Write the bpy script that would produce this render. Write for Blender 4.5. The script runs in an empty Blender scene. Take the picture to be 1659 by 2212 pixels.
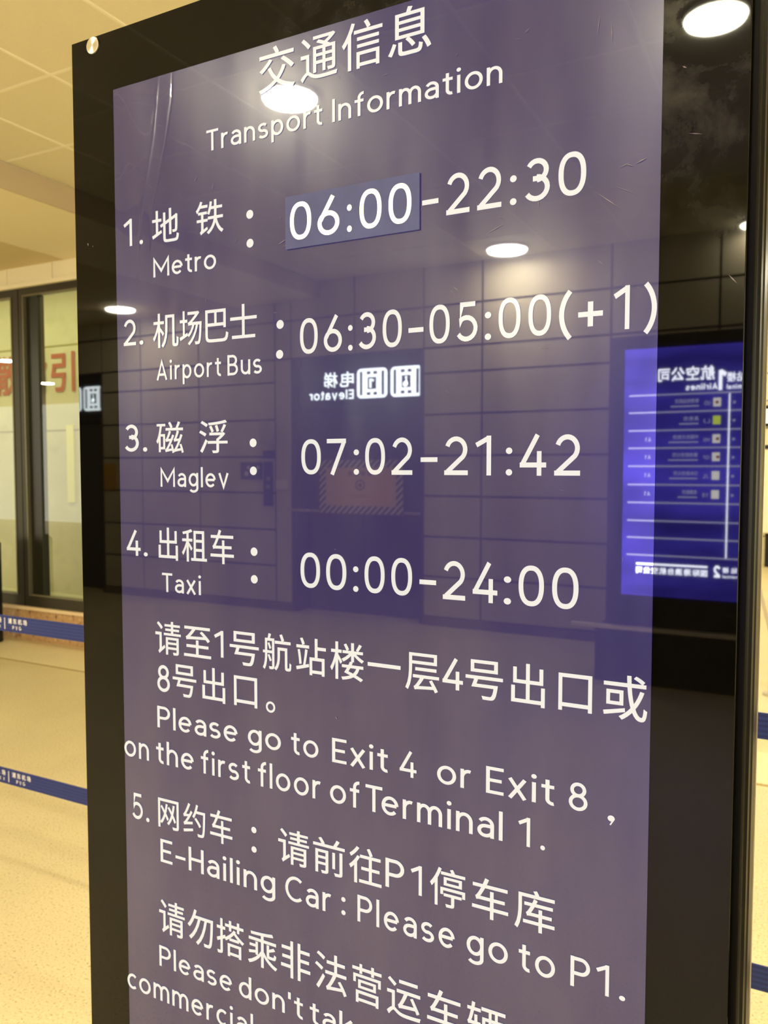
import bpy, bmesh, math, random
from mathutils import Vector, Matrix, noise
PI = math.pi
SC = bpy.context.scene
C = SC.collection

# ------------------------------------------------------------------ camera
# x runs along the glass panel, y into the hall behind it (the panel is y = 0), z is up; metres
F_PX = 1738.65
cam_d = bpy.data.cameras.new('camera')
cam = bpy.data.objects.new('camera', cam_d); C.objects.link(cam)
cam_d.sensor_fit = 'HORIZONTAL'
cam_d.lens = 6.8
cam_d.sensor_width = 6.8 * 1659 / F_PX
cam_d.clip_start = 0.05; cam_d.clip_end = 200
yaw, pitch, roll = math.radians(27.8103), math.radians(-3.1611), math.radians(0.0125)
M = Matrix(((1, 0, 0), (0, 0, -1), (0, 1, 0))) @ (Matrix.Rotation(yaw, 3, 'Y') @ Matrix.Rotation(pitch, 3, 'X') @ Matrix.Rotation(roll, 3, 'Z'))
cam.matrix_world = Matrix.Translation((0, -0.8, 1.6)) @ M.to_4x4()
cam_d.dof.use_dof = True
cam_d.dof.focus_distance = 0.86
cam_d.dof.aperture_fstop = 2.6
SC.camera = cam

# ------------------------------------------------------------------ light and exposure
w = bpy.data.worlds.new('hall_fill'); SC.world = w; w.use_nodes = True
w.node_tree.nodes['Background'].inputs[0].default_value = (1.0, 0.95, 0.74, 1)
w.node_tree.nodes['Background'].inputs[1].default_value = 2.9  # warm ambient fill added to lift the ceiling, standing for the unbuilt hall
SC.view_settings.view_transform = 'Standard'
SC.view_settings.look = 'None'
SC.view_settings.gamma = 1
SC.view_settings.use_curve_mapping = False
SC.view_settings.exposure = 0.0
SC.cycles.use_denoising = True
SC.cycles.max_bounces = 8
SC.cycles.glossy_bounces = 4
SC.cycles.transparent_max_bounces = 12
SC.cycles.sample_clamp_indirect = 6.0
SC.cycles.caustics_reflective = False
LAMP_L = 285.0         # radiance of the lamp diffusers
FILL_PANEL_L = 4.6  # glow of the panel added to light the room behind the panes

# ------------------------------------------------------------------ helpers
def lin(r, g, b):
    f = lambda c: (c / 255) / 12.92 if c <= 10 else ((c / 255 + 0.055) / 1.055) ** 2.4
    return (f(r), f(g), f(b), 1)

def mat(name, col, rough=0.6, metal=0.0, ior=1.45, spec=0.5, emit=None, es=0.0, coat=0.0, coat_r=0.03):
    m = bpy.data.materials.new(name); m.use_nodes = True
    b = m.node_tree.nodes['Principled BSDF']
    b.inputs['Base Color'].default_value = col
    b.inputs['Roughness'].default_value = rough
    b.inputs['Metallic'].default_value = metal
    b.inputs['IOR'].default_value = ior
    b.inputs['Specular IOR Level'].default_value = spec
    b.inputs['Coat Weight'].default_value = coat
    b.inputs['Coat Roughness'].default_value = coat_r
    if emit:
        b.inputs['Emission Color'].default_value = emit
        b.inputs['Emission Strength'].default_value = es
    return m

class NT:
    def __init__(s, m): s.t = m.node_tree; s.b = s.t.nodes['Principled BSDF']
    def n(s, kind, **kw):
        x = s.t.nodes.new(kind)
        for k, v in kw.items():
            if k in x.inputs: x.inputs[k].default_value = v
            else: setattr(x, k, v)
        return x
    def l(s, a, b): s.t.links.new(a, b)
    def coords(s, scale=(1, 1, 1), kind='Object'):
        tc = s.n('ShaderNodeTexCoord'); mp = s.n('ShaderNodeMapping'); mp.inputs['Scale'].default_value = scale
        s.l(tc.outputs[kind], mp.inputs[0]); return mp.outputs[0]
    def noise(s, vec, scale, detail=4, rough=0.55, dist=0.0):
        x = s.n('ShaderNodeTexNoise'); s.l(vec, x.inputs['Vector'])
        x.inputs['Scale'].default_value = scale; x.inputs['Detail'].default_value = detail
        x.inputs['Roughness'].default_value = rough; x.inputs['Distortion'].default_value = dist
        return x.outputs['Fac']
    def ramp(s, fac, stops):
        r = s.n('ShaderNodeValToRGB'); e = r.color_ramp.elements
        while len(e) < len(stops): e.new(0.5)
        for i, (p, c) in enumerate(stops): e[i].position = p; e[i].color = c if len(c) == 4 else (*c, 1)
        s.l(fac, r.inputs[0]); return r.outputs[0]

def add(name, bm, m=None, parent=None, smooth=False, bevel=0.0):
    me = bpy.data.meshes.new(name); bm.normal_update(); bm.to_mesh(me); bm.free()
    o = bpy.data.objects.new(name, me); C.objects.link(o)
    if m: me.materials.append(m)
    if parent: o.parent = parent
    if smooth:
        for p in me.polygons: p.use_smooth = True
    if bevel:
        b = o.modifiers.new('bevel', 'BEVEL'); b.width = bevel; b.segments = 2; b.limit_method = 'ANGLE'
    return o

def box(bm, x0, x1, y0, y1, z0, z1):
    v = [bm.verts.new((x, y, z)) for x in (x0, x1) for y in (y0, y1) for z in (z0, z1)]
    for f in ((0, 1, 3, 2), (4, 6, 7, 5), (0, 4, 5, 1), (2, 3, 7, 6), (0, 2, 6, 4), (1, 5, 7, 3)):
        bm.faces.new([v[i] for i in f])
    return bm

def bx(*a):
    return box(bmesh.new(), *a)

def cyl(bm, c, r0, r1, h, axis='Z', n=32, cap=True):
    """frustum from c along axis, radius r0 to r1"""
    rings = []
    for r, d in ((r0, 0), (r1, h)):
        ring = []
        for i in range(n):
            a = 2 * PI * i / n; p, q = r * math.cos(a), r * math.sin(a)
            co = {'Z': (p, q, d), 'Y': (p, d, q), 'X': (d, p, q)}[axis]
            ring.append(bm.verts.new((c[0] + co[0], c[1] + co[1], c[2] + co[2])))
        rings.append(ring)
    for i in range(n):
        j = (i + 1) % n; bm.faces.new((rings[0][i], rings[0][j], rings[1][j], rings[1][i]))
    if cap: bm.faces.new(rings[0][::-1]); bm.faces.new(rings[1])
    bmesh.ops.recalc_face_normals(bm, faces=bm.faces[:])
    return bm

def prism(pts, z0, z1):
    """plan outline (x, y) extruded from z0 to z1"""
    bm = bmesh.new()
    a = [bm.verts.new((x, y, z0)) for x, y in pts]; b = [bm.verts.new((x, y, z1)) for x, y in pts]
    n = len(pts)
    for i in range(n): bm.faces.new((a[i], a[(i + 1) % n], b[(i + 1) % n], b[i]))
    bm.faces.new(a[::-1]); bm.faces.new(b)
    bmesh.ops.recalc_face_normals(bm, faces=bm.faces[:])
    return bm

def thing(name, label, cat, loc, group=None, kind=None):
    o = bpy.data.objects.new(name, None); C.objects.link(o); o.location = loc; o.empty_display_size = 0.05
    tag(o, label, cat, group, kind); return o

def tag(o, label=None, cat=None, group=None, kind=None):
    if label: o['label'] = label
    if cat: o['category'] = cat
    if group: o['group'] = group
    if kind: o['kind'] = kind
    return o

def keep(o, parent):
    """parent without moving"""
    bpy.context.view_layer.update()
    o.parent = parent; o.matrix_parent_inverse = parent.matrix_world.inverted(); return o

def part(name, bm, m, root, **kw):
    """bm is in world coordinates; the part hangs under root in root's own coordinates"""
    r = root
    off = Vector((0, 0, 0))
    while r is not None: off += r.location; r = r.parent
    bmesh.ops.translate(bm, vec=-off, verts=bm.verts[:])
    return add(name, bm, m, root, **kw)

# ------------------------------------------------------------------ lettering
# Latin letters and figures are drawn as strokes (height of a capital = 1), Chinese ones come from Blender's own font
HW = 0.061
def A(cx, cy, rx, ry, a0, a1, n=16):
    return [(cx + rx * math.cos(math.radians(a0 + (a1 - a0) * i / n)), cy + ry * math.sin(math.radians(a0 + (a1 - a0) * i / n))) for i in range(n + 1)]
def O(cx, cy, rx, ry, e=2.0, n=40):
    p = []
    for i in range(n):
        a = 2 * PI * i / n; c, s = math.cos(a), math.sin(a)
        p.append((cx + rx * math.copysign(abs(c) ** (2 / e), c), cy + ry * math.copysign(abs(s) ** (2 / e), s)))
    return ('O', p)
def DOT(cx, cy, r): return ('D', (cx, cy, r))
X = 0.655
G = {
 '0': [O(.33, .5, .265, .435, 2.35)],
 '1': [[(.02, .765), (.36, .945)], [(.36, 1), (.36, 0)]],
 '2': [A(.33, .66, .255, .275, 162, -42) + [(.085, .09)], [(0, .066), (.66, .066)]],
 '3': [A(.30, .715, .225, .22, 152, -90) , A(.29, .315, .265, .25, 90, -150) , [(.2, .53), (.31, .53)]],
 '4': [[(.47, 1.0), (.075, .29)], [(0, .262), (.70, .262)], [(.515, .60), (.515, 0)]],
 '5': [[(.57, .934), (.155, .934), (.115, .50)] + A(.30, .335, .285, .27, 128, -150)],
 '6': [[(.455, 1.0), (.085, .405)], O(.32, .32, .262, .254)],
 '7': [[(0, .934), (.62, .934)], [(.565, .93), (.17, 0)]],
 '8': [O(.30, .735, .205, .20), O(.30, .30, .25, .235)],
 ':': [DOT(.08, .08, .08), DOT(.08, .615, .08)], '.': [DOT(.08, .08, .08)],
 ',': [DOT(.10, .70, .30), [(.34, .66), (.02, .05)]],
 '-': [[(0, .405), (.46, .405)]], '+': [[(0, .42), (.56, .42)], [(.28, .13), (.28, .71)]],
 '(': [A(.80, .44, .74, .80, 136, 224)], ')': [A(-.52, .44, .74, .80, 44, -44)],
 "'": [[(.06, 1.0), (.06, .70)]],
 'A': [[(.03, 0), (.34, .94), (.65, 0)], [(.13, .28), (.55, .28)]],
 'B': [[(.066, 0), (.066, 1)], [(.066, .934), (.32, .934)] + A(.32, .725, .205, .209, 90, -90) + [(.066, .516)], [(.3, .516)] + A(.34, .291, .235, .225, 90, -90) + [(.066, .066)]],
 'C': [A(.44, .5, .375, .434, 48, 312, 26)],
 'E': [[(.56, .934), (.066, .934), (.066, .066), (.56, .066)], [(.066, .505), (.5, .505)]],
 'G': [A(.44, .5, .375, .434, 48, 340, 26) + [(.80, .46), (.46, .46)]],
 'H': [[(.066, 0), (.066, 1)], [(.62, 0), (.62, 1)], [(.066, .51), (.62, .51)]],
 'I': [[(.066, 0), (.066, 1)]],
 'J': [[(.40, 1), (.40, .30)] + A(.22, .28, .18, .21, 0, -150)],
 'L': [[(.066, 1), (.066, .066), (.5, .066)]],
 'M': [[(.066, 0), (.066, .90), (.47, .30), (.874, .90), (.874, 0)]],
 'N': [[(.066, 0), (.066, .93), (.62, .07), (.62, 1)]],
 'O': [O(.46, .5, .40, .434)], 'Q': [O(.46, .5, .40, .434), [(.55, .25), (.85, -.05)]],
 'P': [[(.066, 0), (.066, 1)], [(.066, .934), (.34, .934)] + A(.34, .695, .235, .239, 90, -90) + [(.066, .456)]],
 'F': [[(.54, .934), (.066, .934), (.066, 0)], [(.066, .49), (.48, .49)]],
 'S': [A(.32, .72, .24, .214, 50, 270) + A(.32, .28, .26, .226, 90, -140)],
 'T': [[(0, .934), (.64, .934)], [(.32, .934), (.32, 0)]],
 'U': [[(.066, 1), (.066, .36)] + A(.34, .36, .274, .294, 180, 360) + [(.614, 1)]],
 'V': [[(.03, 1), (.34, .04), (.65, 1)]], 'X': [[(.03, 1), (.6, 0)], [(.6, 1), (.03, 0)]], 'Y': [[(.03, 1), (.33, .48), (.63, 1)], [(.33, .5), (.33, 0)]],
 'a': [A(.28, .455, .21, .20, 150, 0) + [(.49, 0)], [(.49, .41), (.27, .41)] + A(.26, .235, .19, .17, 90, 270) + A(.27, .245, .22, .18, 270, 345)],
 'c': [A(.315, .36, .25, .295, 48, 312)],
 'd': [O(.30, .36, .235, .295), [(.53, 1.02), (.53, 0)]],
 'e': [[(.075, .375), (.55, .375)], A(.315, .36, .25, .295, 4, 318, 24)],
 'f': [[(.19, 0), (.19, .78)] + A(.37, .78, .18, .185, 180, 85), [(0, X), (.38, X)]],
 'g': [O(.295, .375, .235, .28), [(.53, .72), (.53, -.06)] + A(.30, -.05, .23, .17, 0, -150)],
 'h': [[(.066, 0), (.066, 1.02)], A(.285, .40, .219, .255, 175, 0) + [(.504, 0)]],
 'i': [[(.08, 0), (.08, .72)], DOT(.08, .93, .082)],
 'k': [[(.066, 0), (.066, 1.02)], [(.5, .72), (.10, .30)], [(.2, .40), (.53, 0)]],
 'l': [[(.066, 0), (.066, 1.02)]],
 'm': [[(.066, 0), (.066, .72)], A(.255, .42, .189, .235, 175, 0) + [(.444, 0)], A(.633, .42, .189, .235, 175, 0) + [(.822, 0)]],
 'n': [[(.066, 0), (.066, .72)], A(.285, .40, .219, .255, 175, 0) + [(.504, 0)]],
 'o': [O(.33, .36, .268, .295)],
 'p': [[(.066, .72), (.066, -.28)], O(.30, .36, .235, .295)],
 'r': [[(.066, 0), (.066, .72)], A(.28, .40, .214, .255, 175, 72)],
 's': [A(.25, .505, .185, .150, 35, 262) + A(.25, .215, .20, .150, 82, -148)],
 't': [[(.18, .90), (.18, .22)] + A(.33, .22, .15, .155, 180, 285), [(0, X), (.38, X)]],
 'u': [[(.066, .72), (.066, .30)] + A(.285, .30, .219, .235, 180, 360) + [(.504, .72)], [(.504, .72), (.504, 0)]],
 'v': [[(.03, .72), (.275, .03), (.52, .72)]],
 'x': [[(.04, .72), (.50, 0)], [(.50, .72), (.04, 0)]],
}
def stroke(pts, hw, closed):
    """offset outline of a centre line, mitred"""
    n = len(pts); L = []; R = []
    for i, (x, y) in enumerate(pts):
        if closed: p, q = pts[i - 1], pts[(i + 1) % n]
        else: p, q = pts[max(i - 1, 0)], pts[min(i + 1, n - 1)]
        d1 = Vector((x - p[0], y - p[1])); d2 = Vector((q[0] - x, q[1] - y))
        if d1.length < 1e-7: d1 = d2
        if d2.length < 1e-7: d2 = d1
        d1.normalize(); d2.normalize()
        t = (d1 + d2)
        if t.length < 1e-4: t = d1
        t.normalize(); nrm = Vector((-t.y, t.x)); k = hw / max(0.42, abs(nrm.dot(Vector((-d1.y, d1.x)))))
        L.append((x + nrm.x * k, y + nrm.y * k)); R.append((x - nrm.x * k, y - nrm.y * k))
    return L, R
def clean(pts):
    o = [pts[0]]
    for p in pts[1:]:
        if math.hypot(p[0] - o[-1][0], p[1] - o[-1][1]) > 0.012: o.append(p)
    return o
_glyph = {}
def glyph(ch, bold=0.0):
    """(verts 2D, faces, (x0, x1, y0, y1))"""
    key = (ch, bold)
    if key in _glyph: return _glyph[key]
    V, Fc = [], []
    if ch in G:
        hw = HW + bold
        for lay, st in enumerate(G[ch]):
            if isinstance(st, tuple) and st[0] == 'D':
                cx, cy, r = st[1]; r += bold; b = len(V); V.append((cx, cy, lay))
                for i in range(24): V.append((cx + r * math.cos(2 * PI * i / 24), cy + r * math.sin(2 * PI * i / 24), lay))
                for i in range(24): Fc.append((b, b + 1 + i, b + 1 + (i + 1) % 24))
                continue
            closed = isinstance(st, tuple)
            pts = st[1] if closed else clean(st)
            L, R = stroke(pts, hw, closed); b = len(V); n = len(pts)
            for a, c in zip(L, R): V += [(*a, lay), (*c, lay)]
            for i in range(n if closed else n - 1):
                j = (i + 1) % n; Fc.append((b + 2 * i, b + 2 * i + 1, b + 2 * j + 1, b + 2 * j))
    else:
        cu = bpy.data.curves.new('g', 'FONT'); cu.body = ch; cu.size = 1; cu.resolution_u = 4
        cu.fill_mode = 'FRONT'
        ob = bpy.data.objects.new('g', cu); C.objects.link(ob)
        bpy.context.view_layer.update()
        me = ob.to_mesh()
        V0 = [(v.co.x, v.co.y) for v in me.vertices]; F0 = [tuple(p.vertices) for p in me.polygons]
        k = 0.0045 + bold * 0.45                       # a shade bolder than the font: copies shifted by k
        for lay, (dx, dy) in enumerate(((k, k), (-k, k), (k, -k), (-k, -k))):
            n0 = len(V); V += [(x + dx, y + dy, lay) for x, y in V0]; Fc += [tuple(i + n0 for i in f) for f in F0]
        ob.to_mesh_clear(); bpy.data.objects.remove(ob); bpy.data.curves.remove(cu)
    xs = [v[0] for v in V]; ys = [v[1] for v in V]
    _glyph[key] = (V, Fc, (min(xs), max(xs), min(ys), max(ys)))
    return _glyph[key]

GAP = 0.13
def write(bm, segs, ref, z0, z1, face, plane, bold=0.0, mirror=False):
    """segs (string, x0, x1) ink extents; ref glyph's ink runs from z0 to z1; face: 'F' looks to -y, 'B' looks to +y"""
    g = glyph(ref, bold); sy = (z1 - z0) / (g[2][3] - g[2][2]); zb = z0 - g[2][2] * sy
    for s, x0, x1 in segs:
        gl = [glyph(c, bold) for c in s]
        widths = [q[2][1] - q[2][0] for q in gl]
        gaps = len(s) - 1
        if gaps == 0:
            sx = (x1 - x0) / widths[0]
            if s in "1-.:'lI一。,": sx = min(max(sx, sy * 0.75), sy * 1.3)
            gp = 0
        else:
            cjk = s[0] not in G; low = any(c.islower() for c in s)
            want = 0.10 if cjk else (0.17 if low else 0.20)
            sx = ((x1 - x0) - gaps * want * sy) / sum(widths)
            sx = min(max(sx, 0.85 * sy), (1.0 if cjk else 1.22 if low else 1.08) * sy)
            gp = ((x1 - x0) - sum(widths) * sx) / gaps
            if gp < 0.06 * sy: sx = (x1 - x0) / (sum(widths) + gaps * 0.08); gp = 0.08 * sx
        x = x0 if gaps else (x0 + x1) / 2 - widths[0] * sx / 2
        for q, wd in zip(gl, widths):
            vs = []
            for vx, vy, lay in q[0]:
                px = x + (vx - q[2][0]) * sx; pz = zb + vy * sy
                if face == 'B': px = x0 + x1 - px
                vs.append(bm.verts.new((px, plane + (0.00004 if face == 'B' else -0.00004) * lay, pz)))
            for f in q[1]:
                try: bm.faces.new([vs[i] for i in (f if face == 'F' else f[::-1])])
                except ValueError: pass
            x += wd * sx + gp
def disc2(bm, x, z, r, plane, face='F', n=28):
    v = [bm.verts.new((x + r * math.cos(2 * PI * i / n), plane, z + r * math.sin(2 * PI * i / n))) for i in range(n)]
    bm.faces.new(v if face == 'F' else v[::-1])
DISCS = [(-0.601, 1.903, 0.0052), (-0.601, 1.869, 0.0052), (-0.558, 1.769, 0.0052), (-0.559, 1.734, 0.0052), (-0.599, 1.63, 0.0052), (-0.599, 1.596, 0.0052), (-0.599, 1.497, 0.0052), (-0.599, 1.463, 0.0052), (-0.603, 1.147, 0.004), (-0.603, 1.122, 0.004), (-0.473, 1.091, 0.0029), (-0.473, 1.075, 0.0029)]
LAMPS_MORE = ((-0.42, 0.6, 3.58, 'unseen fill lamp added on the ceiling above the totem'),  # unseen lamps added to light the hall, besides two mirrored in the panes
 (1.7, -3.09, 3.58, 'unseen fill lamp added right of the photographer'), (1.7, 0.6, 3.58, 'unseen fill lamp added right of the totem'), (-0.42, 4.4, 3.58, 'unseen fill lamp added behind the totem'), (1.7, 8.2, 3.58, 'unseen fill lamp added deep in the hall'),
 (-6.96, -2.2, 3.41, 'unseen fill lamp added on the dropped ceiling before the windows'), (-11.95, 0.23, 3.41, 'farther lamp mirrored in the left window pane'), (-14.39, -2.59, 3.41, 'farthest lamp mirrored in the right window pane'), (-0.5, 11.0, 3.58, 'unseen lamp added to brighten the far end wall'), (3.8, 11.0, 3.58, 'unseen lamp added to brighten the far right corner'))


# ------------------------------------------------------------------ materials
def speckle(name, base, dark, light, scale, rough=0.35, amt=0.5, mottle=0.12, bump=0.0):
    m = mat(name, base, rough); t = NT(m); v = t.coords()
    n1 = t.noise(v, scale, 2, 0.6); n2 = t.noise(v, 0.9, 3, 0.6); n3 = t.noise(v, scale * 0.45, 2)
    c = t.ramp(n1, [(0.30, dark), (0.42, base), (0.60, base), (0.72, light)])
    mx = t.n('ShaderNodeMix', data_type='RGBA', blend_type='MULTIPLY'); mx.inputs[0].default_value = 1
    g = 1 - mottle; c2 = t.ramp(n2, [(0.3, (g, g, g)), (0.7, (1, 1, 1))])
    t.l(c, mx.inputs[6]); t.l(c2, mx.inputs[7]); t.l(mx.outputs[2], t.b.inputs['Base Color'])
    if bump:
        b = t.n('ShaderNodeBump'); b.inputs['Strength'].default_value = bump; b.inputs['Distance'].default_value = 0.002
        t.l(n3, b.inputs['Height']); t.l(b.outputs[0], t.b.inputs['Normal'])
    return m

M_FLOOR = speckle('terrazzo', lin(222, 206, 162), lin(160, 138, 96), lin(238, 228, 194), 120, 0.42)
M_BORDER = speckle('terrazzo_border', lin(236, 222, 178), lin(200, 180, 128), lin(246, 236, 204), 90, 0.42)
M_STONE = speckle('brown_granite', lin(196, 158, 108), lin(120, 84, 50), lin(226, 192, 140), 30, 0.35)
M_KERBTOP = mat('polished_stone_edge', lin(238, 214, 168), 0.3)
M_WALLTILE = speckle('cream_wall_tile', lin(212, 200, 176), lin(204, 190, 162), lin(220, 210, 190), 25, 0.4, mottle=0.08)
M_JOINT = mat('dark_joint', lin(52, 44, 36), 0.8)
M_CEIL = speckle('ceiling_panel_paint', lin(236, 228, 197), lin(232, 224, 192), lin(240, 232, 203), 60, 0.75, mottle=0.05)
M_BAR = mat('ceiling_grid_paint', lin(248, 242, 216), 0.6)
M_SOFFIT = mat('soffit_paint', lin(246, 234, 200), 0.7)
M_FASCIA = mat('fascia_paint', lin(250, 242, 206), 0.6)
M_ALU = mat('dark_window_aluminium', lin(62, 58, 44), 0.4, 0.6)
M_ALU_L = mat('grey_window_bead', lin(120, 116, 92), 0.35, 0.5)
M_ALU_D = mat('black_green_panel', lin(28, 30, 18), 0.35)
M_INNER = speckle('yellow_green_wall', lin(208, 206, 166), lin(198, 196, 154), lin(216, 214, 176), 3, 0.6, mottle=0.18)
M_INNER_L = mat('pale_yellow_green_panel', lin(226, 224, 140), 0.5)
M_RED = mat('faded_red_print', lin(170, 84, 56), 0.6)
M_LAMP = mat('lamp_diffuser', lin(250, 245, 225), 0.5, emit=(1.0, 0.93, 0.69, 1), es=LAMP_L)
M_LAMPRIM = mat('white_lamp_rim', lin(245, 240, 222), 0.4)
M_BLACK = mat('satin_black_steel', lin(22, 20, 16), 0.35)
M_BLACKMAT = mat('matte_black', lin(12, 12, 14), 0.6)
M_PROFILE = mat('dark_anodised_profile', lin(14, 13, 9), 0.35, 0.0, spec=0.06)
M_HIGHLIGHT_STEEL = mat('highlight_steel', lin(205, 200, 185), 0.28, 1.0)
M_BOLT = mat('turned_steel', lin(225, 220, 200), 0.30, 1.0)
t = NT(M_BOLT); t.b.inputs['Anisotropic'].default_value = 0.85
tg = t.n('ShaderNodeTangent', direction_type='RADIAL', axis='Y'); t.l(tg.outputs[0], t.b.inputs['Tangent'])
M_BELT = mat('blue_webbing', lin(40, 60, 128), 0.55)
t = NT(M_BELT); v = t.coords((1, 1, 1))
wv = t.n('ShaderNodeTexWave', bands_direction='Z', wave_profile='SIN'); t.l(v, wv.inputs['Vector']); wv.inputs['Scale'].default_value = 26; wv.inputs['Distortion'].default_value = 0.4
t.l(t.ramp(wv.outputs['Fac'], [(0.2, lin(30, 42, 100)), (0.8, lin(38, 54, 122))]), t.b.inputs['Base Color'])
M_WHITEPRINT = mat('white_print', lin(240, 238, 230), 0.6)
M_DOOR = mat('dark_lift_door', lin(58, 52, 44), 0.35, 0.4)
M_YELLOW = mat('orange_yellow_board', lin(250, 205, 120), 0.5)
M_HAZ_B = mat('hazard_black', lin(34, 28, 22), 0.5)
M_HAZ_W = mat('hazard_pale', lin(240, 225, 190), 0.5)
M_SIGNBLUE = mat('blue_sign_plate', lin(36, 44, 96), 0.4)
M_SIGNLIT = mat('lit_white_sign', lin(245, 250, 250), 0.5, emit=(0.86, 0.97, 1.0, 1), es=24)
M_SCREENLIT = mat('lit_white_pixels', lin(245, 245, 255), 0.5, emit=(0.85, 0.88, 1.0, 1), es=60)
M_SCREENDIM = mat('dim_white_pixels', lin(245, 245, 255), 0.5, emit=(0.55, 0.55, 1.0, 1), es=14)
M_GREYBOX = mat('grey_plastic', lin(190, 180, 160), 0.5)

# the blue airline display
M_SCREEN = mat('blue_display', (0.01, 0.01, 0.03, 1), 0.2, emit=(0.045, 0.03, 0.60, 1), es=24)
t = NT(M_SCREEN); v = t.coords((0.3, 1, 1), 'Object')
t.l(t.ramp(t.noise(v, 2.2, 3), [(0.35, (0.020, 0.013, 0.20)), (0.64, (0.075, 0.055, 0.62))]), t.b.inputs['Emission Color'])

# black glass of the totem, smudged by hands
M_GLASS = mat('black_glass', lin(7, 6, 4), 0.02, ior=1.30)
t = NT(M_GLASS); v = t.coords((1, 1, 1))
n1 = t.noise(v, 11.0, 8, 0.68, 0.3); n2 = t.noise(v, 2.0, 3)
sep = t.n('ShaderNodeSeparateXYZ'); t.l(v, sep.inputs[0])
mr = t.n('ShaderNodeMapRange'); mr.inputs['From Min'].default_value = 1.78; mr.inputs['From Max'].default_value = 2.10; t.l(sep.outputs['Z'], mr.inputs['Value'])
mrx = t.n('ShaderNodeMapRange'); mrx.inputs['From Min'].default_value = -0.15; mrx.inputs['From Max'].default_value = 0.30; t.l(sep.outputs['X'], mrx.inputs['Value'])
mm = t.n('ShaderNodeMath', operation='MULTIPLY'); t.l(mr.outputs[0], mm.inputs[0]); t.l(mrx.outputs[0], mm.inputs[1])
sm = t.n('ShaderNodeMapRange'); sm.inputs['From Min'].default_value = 0.48; sm.inputs['From Max'].default_value = 0.78; t.l(n1, sm.inputs['Value'])
m2 = t.n('ShaderNodeMath', operation='MULTIPLY'); t.l(sm.outputs[0], m2.inputs[0]); t.l(mm.outputs[0], m2.inputs[1])
t.l(t.ramp(m2.outputs[0], [(0.0, lin(7, 6, 4)), (1.0, lin(92, 90, 84))]), t.b.inputs['Base Color'])

def film(name, col, es, haze, spec_ior, haze_amt):
    """backlit printed film: its own faint glow, a hazy sheen and a clear gloss on top"""
    m = mat(name, lin(14, 12, 18), haze, ior=spec_ior, emit=col, es=es, coat=1.0, coat_r=0.015)
    m.node_tree.nodes['Principled BSDF'].inputs['Coat IOR'].default_value = 1.56
    return m
M_FILM = film('printed_purple_film', lin(52, 44, 88), 0.86, 0.24, 1.42, 0)
t = NT(M_FILM); v = t.coords((1, 1, 1))
nb = t.noise(v, 3.2, 2, 0.5, 0.0)
t.l(t.ramp(nb, [(0.30, lin(50, 45, 101)), (0.50, lin(58, 48, 96)), (0.70, lin(64, 55, 102))]), t.b.inputs['Emission Color'])
nr = t.noise(t.coords((1, 1, 0.22)), 14.0, 3, 0.55, 0.0)
rr = t.n('ShaderNodeMapRange'); rr.inputs['From Min'].default_value = 0.3; rr.inputs['From Max'].default_value = 0.7
rr.inputs['To Min'].default_value = 0.14; rr.inputs['To Max'].default_value = 0.58; t.l(nr, rr.inputs['Value']); t.l(rr.outputs[0], t.b.inputs['Specular IOR Level'])
M_INK = film('white_backlit_letter', lin(250, 246, 235), 0.92, 0.35, 1.4, 0)
M_STICK = mat('blue_sticker_film', lin(44, 48, 84), 0.5, ior=1.4, emit=lin(52, 58, 104), es=0.5, coat=0.55, coat_r=0.12)
t = NT(M_STICK); v = t.coords((1, 1, 1))
t.l(t.ramp(t.noise(v, 16, 4, 0.6), [(0.35, lin(56, 60, 104)), (0.7, lin(86, 92, 134))]), t.b.inputs['Emission Color'])
M_INK2 = mat('yellowish_backlit_letter', lin(240, 238, 210), 0.5, emit=lin(245, 243, 214), es=0.84)
M_SCRATCH = mat('dried_scratch', lin(128, 120, 124), 0.8)

# ------------------------------------------------------------------ setting
ZC, ZD = 3.58, 3.41                  # ceiling, dropped ceiling beyond x = -4.68
YB, YW = -6.6, 4.22                  # lift wall behind the photographer, window wall
s = add('floor', bx(-24, 12, -7.2, 30, -0.12, 0), M_FLOOR); tag(s, kind='structure')
# stone border of the floor along the window wall, with the groove that sets it off
b = part('floor_border', bx(-24, 2.0, 3.625, 4.12, 0, 0.002), M_BORDER, s)
b = part('floor_groove', bx(-24, 2.0, 3.60, 3.625, 0, 0.0015), mat('groove', lin(176, 150, 92), 0.6), s)

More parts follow.
